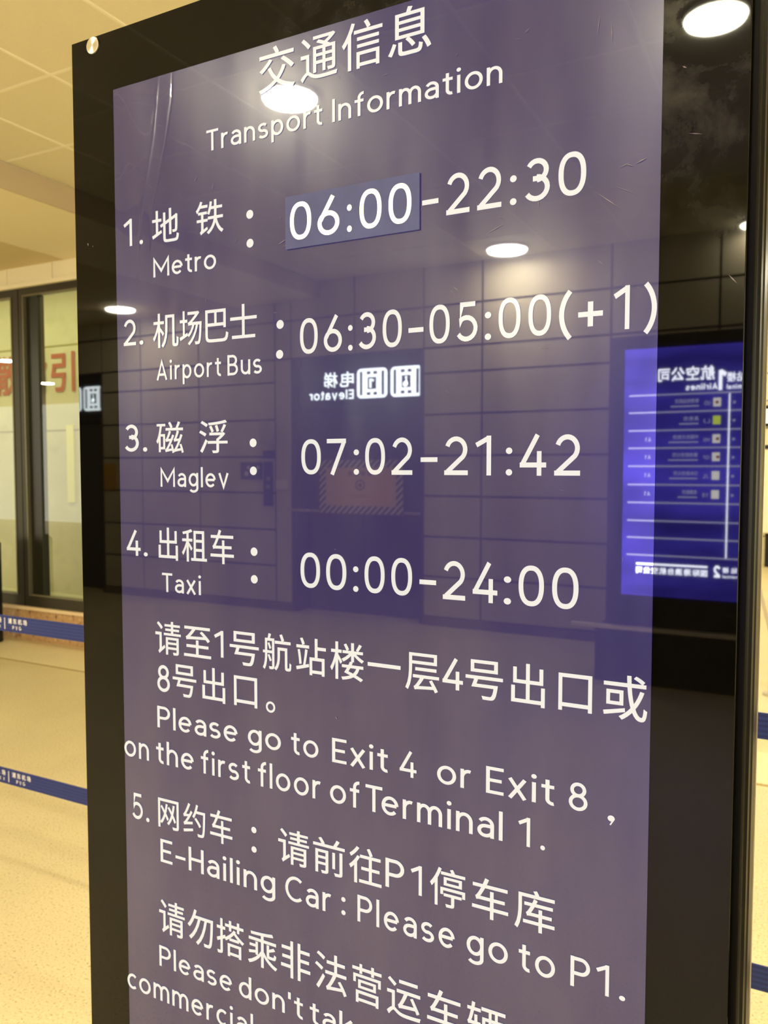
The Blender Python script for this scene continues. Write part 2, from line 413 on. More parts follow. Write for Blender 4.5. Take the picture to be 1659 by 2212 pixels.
ceil = add('ceiling', bx(-4.68, 12, -6.8, 30, 3.60, 3.72), M_CEIL); tag(ceil, kind='structure')
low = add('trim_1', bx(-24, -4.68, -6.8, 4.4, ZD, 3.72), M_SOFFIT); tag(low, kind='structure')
add('riser_shade_board', bx(-4.682, -4.672, -6.6, 4.2, ZD - 0.002, 3.578), mat('shaded_riser_colour', lin(186, 168, 134), 0.6), low)  # shade on the riser face put into this board's darker colour
add('soffit_shade_board', bx(-24, -5.78, -6.6, 4.19, ZD - 0.004, ZD), mat('shaded_soffit_colour', lin(220, 202, 158), 0.7), low)  # thin plate; the shadowed part of the soffit painted as a darker tone
PX, PY, X0, Y0 = 0.675, 0.667, -3.446, 2.116
xs = [X0 + PX * i for i in range(-2, 9)]; ys = [Y0 + PY * j for j in range(-13, 4)]
tile_me = None
for i, x in enumerate(xs[:-1]):
    for y in ys[:-1]:
        xa = max(x + 0.008, -4.675)
        if x < -4.68:
            add('ceiling_panel', bx(xa, x + PX - 0.008, y + 0.008, y + PY - 0.008, ZC + 0.003, 3.598), M_CEIL, ceil)
        elif tile_me is None:
            o = add('ceiling_panel', bx(0.008, PX - 0.008, 0.008, PY - 0.008, ZC + 0.003, 3.598), M_CEIL, ceil); o.location = (x, y, 0); tile_me = o.data
        else:
            o = bpy.data.objects.new('ceiling_panel', tile_me); C.objects.link(o); o.parent = ceil; o.location = (x, y, 0)
for x in xs[1:]: add('grid_bar', bx(x - 0.009, x + 0.009, ys[0], ys[-1], ZC, 3.60), M_BAR, ceil)
for y in ys: add('grid_bar', bx(-4.67, xs[-1], y - 0.009, y + 0.009, ZC + 0.0004, 3.60), M_BAR, ceil)

# lift wall: tiles about 0.9 x 0.41 set in dark joints, with two lift openings
wl = bmesh.new()
OPEN = ((-9.6, -7.93), (-5.05, -3.45))
def wall_piece(bm, x0, x1, z0, z1): box(bm, x0, x1, YB - 0.30, YB - 0.012, z0, z1)
wall_piece(wl, -15.9, -9.6, 0, 3.6); wall_piece(wl, -7.93, -5.05, 0, 3.6); wall_piece(wl, -3.45, 5.6, 0, 3.6)
wall_piece(wl, -9.6, -7.93, 2.79, 3.6); wall_piece(wl, -5.05, -3.45, 2.79, 3.6)
wb = add('wall_back', wl, M_JOINT); tag(wb, kind='structure')
def tiles(cols, rows):
    global_cache = {}
    for x0, x1 in cols:
        for z0, z1 in rows:
            k = (round(x1 - x0, 3), round(z1 - z0, 3))
            if k in global_cache:
                o = bpy.data.objects.new('wall_tile', global_cache[k]); C.objects.link(o); o.parent = wb
            else:
                o = add('wall_tile', bx(0.011, k[0] - 0.011, -0.016, 0, 0.011, k[1] - 0.011), M_WALLTILE, wb); global_cache[k] = o.data
            o.location = (x0, YB, z0)
zr = [0.09, 0.50, 0.905, 1.315, 1.72, 2.13, 2.54, 2.79, 3.20, 3.6]
rows = list(zip(zr[:-1], zr[1:]))
tiles([(-7.93, -7.265), (-7.265, -6.353), (-6.353, -5.267), (-3.45, -2.826), (-2.826, -1.60), (-1.60, -0.70), (-0.70, 0.20), (0.20, 1.10), (1.10, 2.0), (2.0, 2.9), (2.9, 3.8), (3.8, 4.7), (4.7, 5.6)], rows)
tiles([(-5.267, -5.05)], [(0.09, 2.79)] + rows[7:])
tiles([(-9.6, -8.75), (-8.75, -7.93), (-5.05, -4.25), (-4.25, -3.45)], rows[7:])
tiles([(-15.9, -15.0), (-15.0, -14.1), (-14.1, -13.2), (-13.2, -12.3), (-12.3, -11.4), (-11.4, -10.5), (-10.5, -9.6)], rows[:7] + rows[7:])
for n, (x0, x1) in enumerate(((-15.9, -9.6), (-7.93, -5.05), (-3.45, 5.6))):
    tag(add('baseboard_back', bx(x0, x1, YB - 0.012, YB + 0.012, 0, 0.085), mat('skirting', lin(110, 92, 72), 0.4)), kind='structure')

# window wall
ww = bmesh.new()
box(ww, -24, -3.0, YW, YW + 0.2, 0, 0.30)
box(ww, -24, -3.0, YW + 0.02, YW + 0.2, 3.225, 3.6)
box(ww, -3.0, -2.7, YW, YW + 0.2, 0, 3.6)
wf = add('wall_front', ww, M_STONE); tag(wf, kind='structure')
wf.data.materials.append(M_FASCIA)
add('sill', bx(-24, -3.0, YW - 0.03, YW + 0.18, 0.285, 0.315), M_KERBTOP, wf)
add('grazing_light_strip', bx(-24, -3.0, YW - 0.035, YW + 0.02, 3.225, 3.262), M_FASCIA, wf)  # added strip standing for light grazing the foot of the fascia
for k in range(20):
    x = -6.553 + 0.60 * (k - 14)
    if x + 0.6 < -2.9: add('fascia_panel', bx(x + 0.004, x + 0.596, YW - 0.01, YW + 0.02, 3.262, ZD), M_FASCIA, wf)
kx = -13.0
for k in range(10):
    add('kerb_stone', bx(kx + 0.003, kx + 0.997, YW - 0.012, YW, 0.0, 0.285), M_STONE, wf); kx += 1.0

def glass_mat():
    m = bpy.data.materials.new('window_glass'); m.use_nodes = True; nt = m.node_tree; nt.nodes.clear()
    out = nt.nodes.new('ShaderNodeOutputMaterial'); mix = nt.nodes.new('ShaderNodeMixShader')
    tr = nt.nodes.new('ShaderNodeBsdfTransparent'); tr.inputs[0].default_value = (0.90, 0.93, 0.84, 1)
    gl = nt.nodes.new('ShaderNodeBsdfGlossy'); gl.inputs['Roughness'].default_value = 0.0
    fr = nt.nodes.new('ShaderNodeFresnel'); fr.inputs['IOR'].default_value = 2.0
    nt.links.new(fr.outputs[0], mix.inputs[0]); nt.links.new(tr.outputs[0], mix.inputs[1]); nt.links.new(gl.outputs[0], mix.inputs[2]); nt.links.new(mix.outputs[0], out.inputs[0])
    return m
M_PANE = glass_mat()
def window(name, x0, x1, stile_l, stile_r):
    fr = bmesh.new(); y0, y1 = YW, YW + 0.08
    box(fr, x0, x1, y0, y1, 3.16, 3.225); box(fr, x0, x1, y0, y1, 0.315, 0.415)
    box(fr, x0, x0 + stile_l, y0, y1, 0.415, 3.16); box(fr, x1 - stile_r, x1, y0, y1, 0.415, 3.16)
    r = add(name, fr, M_ALU); tag(r, kind='structure')
    be = bmesh.new(); g = 0.012
    a, bb = x0 + stile_l, x1 - stile_r
    box(be, a, bb, y0 - 0.006, y0 + 0.03, 0.415, 0.43); box(be, a, a + g, y0 - 0.006, y0 + 0.03, 0.43, 3.15); box(be, bb - g, bb, y0 - 0.006, y0 + 0.03, 0.43, 3.15); box(be, a, bb, y0 - 0.006, y0 + 0.03, 3.148, 3.16)
    add('glazing_bead', be, M_ALU_L, r)
    pb = bmesh.new(); vs = [pb.verts.new(c) for c in ((a, y0 + 0.045, 0.42), (bb, y0 + 0.045, 0.42), (bb, y0 + 0.045, 3.155), (a, y0 + 0.045, 3.155))]; pb.faces.new(vs)
    add('pane', pb, M_PANE, r)
    return r
w1 = window('window_1', -9.6, -6.43, 0.10, 0.085)
w2 = window('window_2', -6.42, -3.0, 0.055, 0.10)
part('dark_reveal', bx(-6.365, -6.205, YW + 0.03, YW + 0.10, 0.415, 3.16), M_ALU_D, w2)

# the room behind the panes
ir = bmesh.new()
box(ir, -18, -2.9, 6.2, 6.3, 0.0, 4.2)
inner = add('wall_inner', ir, M_INNER); tag(inner, kind='structure')
add('wall_joint', bx(-18, -2.9, 6.196, 6.2, 3.09, 3.11), mat('green_joint', lin(150, 144, 84), 0.7), inner)
add('wall_joint', bx(-18, -2.9, 6.196, 6.2, 2.05, 2.07), bpy.data.materials['green_joint'], inner)
add('wall_strip', bx(-8.11, -7.99, 6.18, 6.2, 1.17, 2.12), M_INNER_L, inner)
fi = add('floor.001', bx(-18, -2.9, 4.42, 6.2, 0.0, 0.02), M_INNER); tag(fi, kind='structure')
ci = add('ceiling.001', bx(-18, -2.9, 4.42, 6.2, 3.905, 4.1), M_INNER); tag(ci, kind='structure')
tl = thing('fill_panel', 'unseen long flat panel added to light the room behind the windows', 'lamp', (-8.0, 5.2, 3.9))  # out of view, added and sized to light this room evenly
part('housing', bx(-13.0, -3.2, 4.8, 5.6, 3.86, 3.904), M_LAMPRIM, tl)
part('diffuser', bx(-12.9, -3.3, 4.85, 5.55, 3.845, 3.86), mat('fill_panel_glow', lin(250, 255, 230), emit=(1.0, 0.97, 0.60, 1), es=FILL_PANEL_L), tl)
rt = bmesh.new()
for ch, xc in (('疏', -7.90), ('散', -7.48), ('指', -7.055), ('引', -6.645)):
    xc *= 1.228; write(rt, [(ch, xc - 0.21, xc + 0.21)], '引', 2.53, 3.02, 'F', 6.19, 0.03)
add('wall_lettering', rt, M_RED, inner)

# far side of the hall, seen past the right edge of the totem
fr_ = bmesh.new(); box(fr_, -6, 8, 14.0, 14.3, 0, 3.6)
far = add('wall_right', fr_, M_FASCIA); tag(far, kind='structure')
for z in (0.45, 0.9, 1.35, 1.8, 2.25, 2.7, 3.15): add('joint_line', bx(-3, 3, 13.994, 14.0, z, z + 0.012), M_JOINT, far)

# ------------------------------------------------------------------ ceiling lamps
LG = 'round lamps on the ceiling'
def lamp(x, y, z, r, label):
    t_ = thing('ceiling_lamp', label, 'lamp', (x, y, z), LG)
    part('rim', cyl(bmesh.new(), (x, y, z - 0.022), r, r, 0.022, 'Z', 40), M_LAMPRIM, t_)
    part('diffuser', cyl(bmesh.new(), (x, y, z - 0.034), r * 0.93, r * 0.97, 0.012, 'Z', 40), M_LAMP, t_)
for a in ((-0.412, -3.09, ZC, 0.135, 'round lamp mirrored in the top right corner of the black glass'),
          (-2.494, -2.862, ZC, 0.150, 'round lamp mirrored over the poster title'),
          (-2.46, -6.25, ZC, 0.185, 'round lamp near the lift wall mirrored under the 22:30 figures'),
          (-6.96, -5.99, ZD, 0.165, 'round lamp mirrored in the left margin above the figure 2'),
          (-0.43, -6.45, ZC, 0.12, 'round lamp near the lift wall mirrored at the right rim of the glass'),
          (-4.25, -4.7, ZC, 0.0, ''), ):
    if a[3]: lamp(*a)
for x, y, z, l in LAMPS_MORE: lamp(x, y, z, 0.15, l)  # mostly unseen fill lamps added to light the hall

# ------------------------------------------------------------------ the totem
GX0, GX1, GZ0, GZ1 = -0.8986, -0.0546, 0.55, 2.172
tot = thing('information_totem', 'tall black glass totem with a purple transport information poster on its face', 'sign', (-0.4766, 0.06, 0))
prof = [(-0.060, 0.010), (-0.0485, 0.009), (-0.0465, 0.013), (-0.0465, 0.022), (-0.0435, 0.026), (-0.0425, 0.034), (-0.0440, 0.040), (-0.0440, 0.050), (-0.0418, 0.055), (-0.0414, 0.080), (-0.0414, 0.103), (-0.0440, 0.110), (-0.060, 0.112)]
cx = -0.4766
left = [(2 * cx - x, y) for x, y in prof][::-1]
part('housing', prism([(x, y) for x, y in [(-0.062, 0.011)] + [(-0.062, 0.111)]] [:1] + [(-0.062, 0.111), (2 * cx + 0.062, 0.111), (2 * cx + 0.062, 0.011)], 0.04, 2.165), M_BLACK, tot)
part('side_profile', prism(prof, 0.04, 2.168), M_PROFILE, tot, bevel=0.0012)
part('side_profile', prism(left, 0.04, 2.168), M_PROFILE, tot, bevel=0.0012)
part('highlight_strip', bx(-0.0425, -0.0404, 0.104, 0.1105, 0.04, 2.168), M_HIGHLIGHT_STEEL, tot)  # added strip standing for the bright reflection along the outer edge
part('highlight_strip', bx(-0.0441, -0.0432, 0.0400, 0.0425, 0.04, 2.168), M_HIGHLIGHT_STEEL, tot)  # second added strip, drawing the thin highlight midway on the profile
part('base_plate', bx(-0.98, 0.03, -0.14, 0.26, 0, 0.04), M_BLACK, tot, bevel=0.004)
part('glass_panel', bx(GX0, GX1, -0.004, 0.004, GZ0, GZ1), M_GLASS, tot, bevel=0.0008)
# glass is held off the housing by four bolts
for bxx in (-0.857, 2 * cx + 0.857):
    for bz in (2.160, 0.562):
        o = part('bolt', cyl(cyl(bmesh.new(), (bxx, -0.0042, bz), 0.0112, 0.0108, -0.0025, 'Y', 48), (bxx, 0.004, bz), 0.006, 0.006, 0.008, 'Y', 16), M_BOLT, tot, bevel=0.0005)
# poster: film with creases that lift off the glass in its top left corner
PX0, PX1, PZ0, PZ1 = -0.8222, -0.1290, 0.70, 2.0955
creases = [([(-.743, 2.096), (-.747, 2.068), (-.753, 2.024), (-.777, 1.926), (-.782, 1.873), (-.784, 1.84)], 0.0018, 0.00030),
           ([(-.720, 2.096), (-.722, 2.063), (-.733, 2.012), (-.757, 1.935), (-.759, 1.894), (-.763, 1.86)], 0.0016, -0.00028),
           ([(-.801, 2.090), (-.790, 2.081), (-.768, 2.074), (-.752, 2.067), (-.748, 2.061), (-.751, 2.054), (-.755, 2.04)], 0.0012, -0.00022)]
def crease(x, z):
    h = 0
    for pts, wd, am in creases:
        d = 9
        for p, q in zip(pts, pts[1:]):
            ex, ez = q[0] - p[0], q[1] - p[1]; k = max(0, min(1, ((x - p[0]) * ex + (z - p[1]) * ez) / (ex * ex + ez * ez)))
            d = min(d, math.hypot(x - p[0] - k * ex, z - p[1] - k * ez))
        if d < wd * 4: h += am * math.exp(-(d / wd) ** 2) * min(1, max(0, (z - 1.84) / 0.1)) * min(1, max(0.25, (2.098 - z) / 0.03))
    # very slight waves in the loose corner
    f = max(0, min(1, (-0.70 - x) / 0.1)) * max(0, min(1, (z - 1.86) / 0.15))
    h += f * 0.0002 * (math.sin(x * 95 + z * 22) + 0.6 * math.sin(x * 41 - z * 31 + 1))
    return h
gx = [PX0 + 0.0009 * i for i in range(int(0.125 / 0.0009))]; gx += [gx[-1] + (PX1 - gx[-1]) * (i + 1) / 50 for i in range(50)]
gz = [PZ1 - 0.003 * i for i in range(int(0.40 / 0.003))]; gz += [gz[-1] - (gz[-1] - PZ0) * (i + 1) / 90 for i in range(90)]
pb = bmesh.new()
grid = [[pb.verts.new((x, -0.0049 - crease(x, z), z)) for x in gx] for z in gz]
for i in range(len(gz) - 1):
    for j in range(len(gx) - 1): pb.faces.new((grid[i][j], grid[i + 1][j], grid[i + 1][j + 1], grid[i][j + 1]))
poster = part('poster', pb, M_FILM, tot, smooth=True)
poster['label'] = 'purple backlit poster film, creased in the top left corner'
Y1 = -0.0057
RUNS = [
('息', 2.0400, 2.0900, [('交', -0.586, -0.535), ('通', -0.527, -0.478), ('信', -0.472, -0.421), ('息', -0.414, -0.363)]),
    ('T', 1.9880, 2.0130, [('Transport', -0.666, -0.498), ('Information', -0.485, -0.284)]),
    ('1', 1.8900, 1.9250, [('1', -0.807, -0.792), ('.', -0.779, -0.773)]),
    ('地', 1.8870, 1.9290, [('地', -0.757, -0.712)]),
    ('铁', 1.8880, 1.9290, [('铁', -0.684, -0.641)]),
    ('M', 1.8450, 1.8710, [('Metro', -0.756, -0.653)]),
    ('0', 1.8650, 1.9070, [('22', -0.345, -0.284), (':', -0.275, -0.268), ('30', -0.259, -0.198), ('-', -0.373, -0.354)]),
    ('0', 1.8600, 1.9080, [('06', -0.542, -0.475), (':', -0.465, -0.459), ('00', -0.449, -0.385)]),
    ('2', 1.7610, 1.7950, [('2', -0.81, -0.788), ('.', -0.782, -0.775)]),
    ('士', 1.7570, 1.7980, [('机', -0.758, -0.715), ('场', -0.713, -0.677), ('巴', -0.671, -0.635), ('士', -0.632, -0.592)]),
    ('B', 1.7130, 1.7380, [('Airport', -0.753, -0.647), ('Bus', -0.637, -0.585)]),
    ('0', 1.7320, 1.7730, [('06', -0.53, -0.473), (':', -0.465, -0.459), ('30', -0.451, -0.397), ('-', -0.389, -0.371), ('05', -0.364, -0.309), (':', -0.301, -0.294), ('00', -0.286, -0.231), ('(', -0.223, -0.21), ('+', -0.204, -0.18), ('1', -0.17, -0.155), (')', -0.142, -0.13)]),
    ('3', 1.6210, 1.6570, [('3', -0.811, -0.786), ('.', -0.779, -0.771)]),
    ('浮', 1.6180, 1.6590, [('磁', -0.755, -0.709), ('浮', -0.683, -0.638)]),
    ('M', 1.5750, 1.6010, [('Maglev', -0.749, -0.637)]),
    ('2', 1.5920, 1.6330, [('07', -0.529, -0.468), (':', -0.458, -0.451), ('02', -0.443, -0.384), ('-', -0.374, -0.354), ('21', -0.346, -0.293), (':', -0.277, -0.27), ('42', -0.262, -0.2)]),
    ('4', 1.4820, 1.5170, [('4', -0.811, -0.786), ('.', -0.781, -0.773)]),
    ('车', 1.4790, 1.5220, [('出', -0.754, -0.721), ('租', -0.714, -0.673), ('车', -0.667, -0.63)]),
    ('T', 1.4370, 1.4620, [('Taxi', -0.749, -0.683)]),
    ('0', 1.4580, 1.5000, [('00', -0.531, -0.468), (':', -0.459, -0.452), ('00', -0.444, -0.384), ('-', -0.375, -0.355), ('24', -0.347, -0.285), (':', -0.278, -0.27), ('00', -0.262, -0.2)]),
    ('口', 1.3550, 1.3930, [('请', -0.762, -0.718), ('至', -0.713, -0.668), ('号', -0.638, -0.593), ('航', -0.587, -0.545), ('站', -0.538, -0.496), ('楼', -0.49, -0.445), ('一', -0.44, -0.398), ('层', -0.392, -0.351), ('号', -0.32, -0.278), ('出', -0.269, -0.233), ('口', -0.219, -0.185), ('或', -0.174, -0.132)]),
    ('4', 1.3600, 1.3950, [('1', -0.663, -0.648), ('4', -0.347, -0.323)]),
    ('口', 1.3020, 1.3400, [('号', -0.733, -0.693), ('出', -0.683, -0.646), ('口', -0.632, -0.596)]),
    ('8', 1.3030, 1.3390, [('8', -0.76, -0.738)]),
    ('。', 1.3000, 1.3140, [('。', -0.583, -0.569)]),
    ('E', 1.2540, 1.2830, [('Please', -0.761, -0.627), ('go', -0.611, -0.561), ('to', -0.546, -0.507), ('Exit', -0.488, -0.414), ('4', -0.399, -0.378), ('or', -0.353, -0.313), ('Exit', -0.296, -0.222), ('8', -0.207, -0.188)]),
    (',', 1.2460, 1.2560, [(',', -0.168, -0.161)]),
    ('1', 1.2050, 1.2360, [('on', -0.822, -0.777), ('the', -0.764, -0.699), ('first', -0.687, -0.608), ('floor', -0.596, -0.504), ('of', -0.491, -0.451), ('T', -0.443, -0.421), ('erminal', -0.422, -0.277), ('1', -0.26, -0.247), ('.', -0.236, -0.231)]),
    ('5', 1.1200, 1.1560, [('5', -0.809, -0.79), ('.', -0.784, -0.778)]),
    ('车', 1.1180, 1.1610, [('网', -0.762, -0.726), ('约', -0.718, -0.681), ('车', -0.673, -0.637)]),
    ('车', 1.1160, 1.1600, [('请', -0.566, -0.521), ('前', -0.515, -0.471), ('往', -0.465, -0.422), ('停', -0.361, -0.319), ('车', -0.311, -0.27), ('库', -0.263, -0.22)]),
    ('P', 1.1210, 1.1550, [('P', -0.417, -0.393), ('1', -0.385, -0.371)]),
    ('H', 1.0700, 1.1020, [('E-Hailing', -0.759, -0.571), ('Car', -0.556, -0.49), ('P', -0.203, -0.183), ('1', -0.177, -0.164), ('Pl', -0.454, -0.425), ('ease', -0.419, -0.331), ('go', -0.317, -0.27), ('to', -0.258, -0.219), ('.', -0.154, -0.148)]),
    ('非', 0.9720, 1.0190, [('请', -0.763, -0.718), ('勿', -0.713, -0.67), ('搭', -0.664, -0.62), ('乘', -0.614, -0.569), ('非', -0.563, -0.52), ('法', -0.513, -0.469), ('营', -0.461, -0.422), ('运', -0.415, -0.372), ('车', -0.364, -0.323), ('辆', -0.316, -0.272)]),
    ('P', 0.9240, 0.9530, [('Please', -0.764, -0.64), ("don't", -0.629, -0.531), ('take', -0.521, -0.433)]),
    ('o', 0.8750, 0.8970, [('commercial', -0.824, -0.607), ('vehicles', -0.595, -0.448)]),
]
for ref, z0, z1, segs in RUNS:
    if (ref, z0) == ('0', 1.86): continue
    for sg in segs: b = bmesh.new(); write(b, [sg], ref, z0, z1, 'F', Y1); part('lettering', b, M_INK, poster)
for x, z, r in DISCS: b = bmesh.new(); disc2(b, x, z, r, Y1); part('colon_dot', b, M_INK, poster)
# sticker with the new opening time
st = bmesh.new(); sx0, sx1, sz0, sz1 = -0.5485, -0.3755, 1.8545, 1.9145
box(st, sx0, sx1, -0.0072, -0.0060, sz0, sz1)
stick = part('time_sticker', st, M_STICK, tot); stick['label'] = 'small blue sticker with the opening time 06:00'
b = bmesh.new()
for ref, z0, z1, segs in RUNS:
    if (ref, z0) == ('0', 1.86): write(b, segs, ref, 1.8635, 1.9065, 'F', -0.0073)
part('lettering', b, M_INK2, stick)
# scratches and dried marks
rnd = random.Random(4)
b = bmesh.new()
def scratch(x0, z0, x1, z1, wd, y=-0.0062):
    dx, dz = x1 - x0, z1 - z0; L = math.hypot(dx, dz); nx, nz = -dz / L * wd, dx / L * wd
    v = [b.verts.new(c) for c in ((x0, y, z0), ((x0 + x1) / 2 - nx, y, (z0 + z1) / 2 - nz), (x1, y, z1), ((x0 + x1) / 2 + nx, y, (z0 + z1) / 2 + nz))]
    b.faces.new(v)
for q in ((-.152, 1.885, -.141, 1.889, .0006), (-.167, 1.884, -.157, 1.887, .0003), (-.189, 1.865, -.164, 1.845, .00045), (-.162, 1.887, -.153, 1.883, .0004), (-.172, 1.868, -.150, 1.857, .0002),
          (-.189, 2.012, -.187, 2.03, .0003), (-.176, 2.02, -.175, 2.0, .0004), (-.483, 1.309, -.481, 1.306, .0007), (-.56, 1.862, -.548, 1.867, .0004), (-.555, 1.858, -.535, 1.864, .0003),
          (-.336, 1.79, -.33, 1.785, .0004), (-.34, 1.787, -.334, 1.782, .0003), (-.242, 1.72, -.232, 1.719, .0003), (-.186, 1.80, -.18, 1.795, .0003), (-.3, 1.84, -.28, 1.848, .0003)): scratch(*q)
for k in range(30):
    x = rnd.uniform(-.70, -.14); z = rnd.choice((rnd.uniform(1.75, 2.07), rnd.uniform(1.85, 2.05), rnd.uniform(1.45, 1.8))); a = rnd.uniform(0, PI); L = rnd.uniform(.002, .010)
    scratch(x, z, x + L * math.cos(a), z + L * math.sin(a), rnd.uniform(.00012, .0003))
part('scratches', b, M_SCRATCH, poster)['kind'] = 'stuff'
b = bmesh.new()
for q in ((-.069, 1.774, -.0615, 1.765, .0005), (-.106, 1.905, -.093, 1.902, .0003), (-.112, 1.966, -.108, 1.9635, .0006), (-.875, 1.905, -.874, 1.90, .0008), (-.866, 1.90, -.865, 1.898, .0005)): scratch(*q, y=-0.0042)
part('scratches', b, M_SCRATCH, tot)['kind'] = 'stuff'

# ------------------------------------------------------------------ belt barrier behind the totem
def post(x, y, label):
    t_ = thing('barrier_post', label, 'post', (x, y, 0), 'belt barrier posts')
    part('base', cyl(cyl(bmesh.new(), (x, y, 0), 0.17, 0.165, 0.015, n=40), (x, y, 0.015), 0.16, 0.03, 0.02, n=40), M_BLACK, t_)
    part('pole', cyl(bmesh.new(), (x, y, 0.03), 0.032, 0.032, 0.92, n=28), M_BLACK, t_)
    part('head', cyl(cyl(bmesh.new(), (x, y, 0.935), 0.04, 0.04, 0.13, n=28), (x, y, 1.065), 0.04, 0.02, 0.015, n=28), M_BLACK, t_)
    part('lower_cassette', cyl(bmesh.new(), (x, y, 0.34), 0.04, 0.04, 0.12, n=28), M_BLACK, t_)
post(-3.35, 1.238, 'black barrier post holding the left end of the two blue belts')
post(1.30, 1.238, 'black barrier post holding the right end of the two blue belts')
def belt(z, hgt, sag, label):
    t_ = thing('barrier_belt', label, 'belt', (-1.0, 1.238, z), 'blue barrier belts')
    bm = bmesh.new(); n = 40; ring = []
    for i in range(n + 1):
        x = -3.31 + (1.26 + 3.31) * i / n; u = (x + 3.31) / 4.57; dz = -sag * 4 * u * (1 - u)
        ring.append([bm.verts.new((x, yy, zz)) for yy, zz in ((1.2365, z + dz - hgt / 2), (1.2395, z + dz - hgt / 2), (1.2395, z + dz + hgt / 2), (1.2365, z + dz + hgt / 2))])
    for p, q in zip(ring, ring[1:]):
        for a in range(4): bm.faces.new((p[a], p[(a + 1) % 4], q[(a + 1) % 4], q[a]))
    bmesh.ops.recalc_face_normals(bm, faces=bm.faces[:])
    part('webbing', bm, M_BELT, t_)
    tx = bmesh.new(); zc = z - sag * 4 * 0.135 * 0.865
    zz = zc
    dz = 0.0
    write(tx, [('浦东机场', -2.706, -2.60)], '浦', zz + 0.001, zz + 0.022, 'F', 1.2360, 0.035)
    write(tx, [('PVG', -2.682, -2.632)], 'P', zz - 0.020, zz - 0.006, 'F', 1.2360, 0.03)
    write(tx, [('机场', -2.80, -2.745)], '场', zz + 0.001, zz + 0.022, 'F', 1.2360, 0.035)
    write(tx, [('NEX', -2.80, -2.75)], 'N', zz - 0.020, zz - 0.006, 'F', 1.2360, 0.03)
    write(tx, [('I', -2.728, -2.724)], 'I', zz - 0.022, zz + 0.022, 'F', 1.2360)
    part('lettering', tx, M_WHITEPRINT, t_)
belt(1.001, 0.062, 0.0, 'upper blue webbing belt passing behind the totem, white airport print')
belt(0.398, 0.062, 0.0, 'lower blue webbing belt passing behind the totem, white airport print')

# black post by the window wall at the left edge
t_ = thing('litter_bin', 'slim black bin standing by the stone kerb at the left edge', 'bin', (-6.62, 4.0, 0))
part('body', cyl(bmesh.new(), (-6.64, 3.98, 0.0), 0.13, 0.13, 0.9, n=32), M_BLACKMAT, t_)
part('lid', cyl(bmesh.new(), (-6.64, 3.98, 0.9), 0.135, 0.09, 0.05, n=32), M_BLACK, t_)

# things seen past the right edge of the totem
t_ = thing('display_stand', 'grey floor stand with a leaning frame past the right rim of the totem', 'stand', (-0.205, 5.41, 0))
part('base', cyl(bmesh.new(), (-0.205, 5.41, 0), 0.05, 0.045, 0.02, n=32), M_GREYBOX, t_)
part('pole', cyl(bmesh.new(), (-0.205, 5.41, 0.02), 0.009, 0.009, 0.42, n=16), M_GREYBOX, t_)
lg = bx(-0.012, 0.012, -0.012, 0.012, 0, 0.50)
bmesh.ops.rotate(lg, cent=(0, 0, 0), matrix=Matrix.Rotation(math.radians(-14), 3, 'Y'), verts=lg.verts[:]); bmesh.ops.translate(lg, vec=(-0.20, 5.41, 0.40), verts=lg.verts[:])
part('frame', lg, M_GREYBOX, t_)
t_ = thing('wall_monitor', 'far black monitor with a pale blue picture on the end wall', 'monitor', (-0.55, 13.95, 2.4))
part('case', bx(-0.69, 0.3, 13.9, 14.0, 2.28, 2.62), M_BLACKMAT, t_)
part('screen', bx(-0.67, 0.28, 13.89, 13.9, 2.33, 2.56), mat('pale_screen', lin(220, 235, 245), emit=lin(215, 232, 245), es=1.0), t_)
t_ = thing('service_counter', 'far white service counter with a black foot against the end wall', 'counter', (-0.3, 13.6, 0))
part('cabinet', bx(-0.66, 0.6, 13.4, 13.85, 0.55, 1.9), mat('white_laminate', lin(235, 228, 205), 0.5), t_, bevel=0.02)
part('worktop', bx(-0.67, 0.62, 13.38, 13.87, 1.9, 1.96), M_BLACK, t_)
part('foot', bx(-0.60, -0.42, 13.5, 13.8, 0.0, 0.55), M_BLACKMAT, t_)
part('foot', bx(0.36, 0.54, 13.5, 13.8, 0.0, 0.55), M_BLACKMAT, t_)

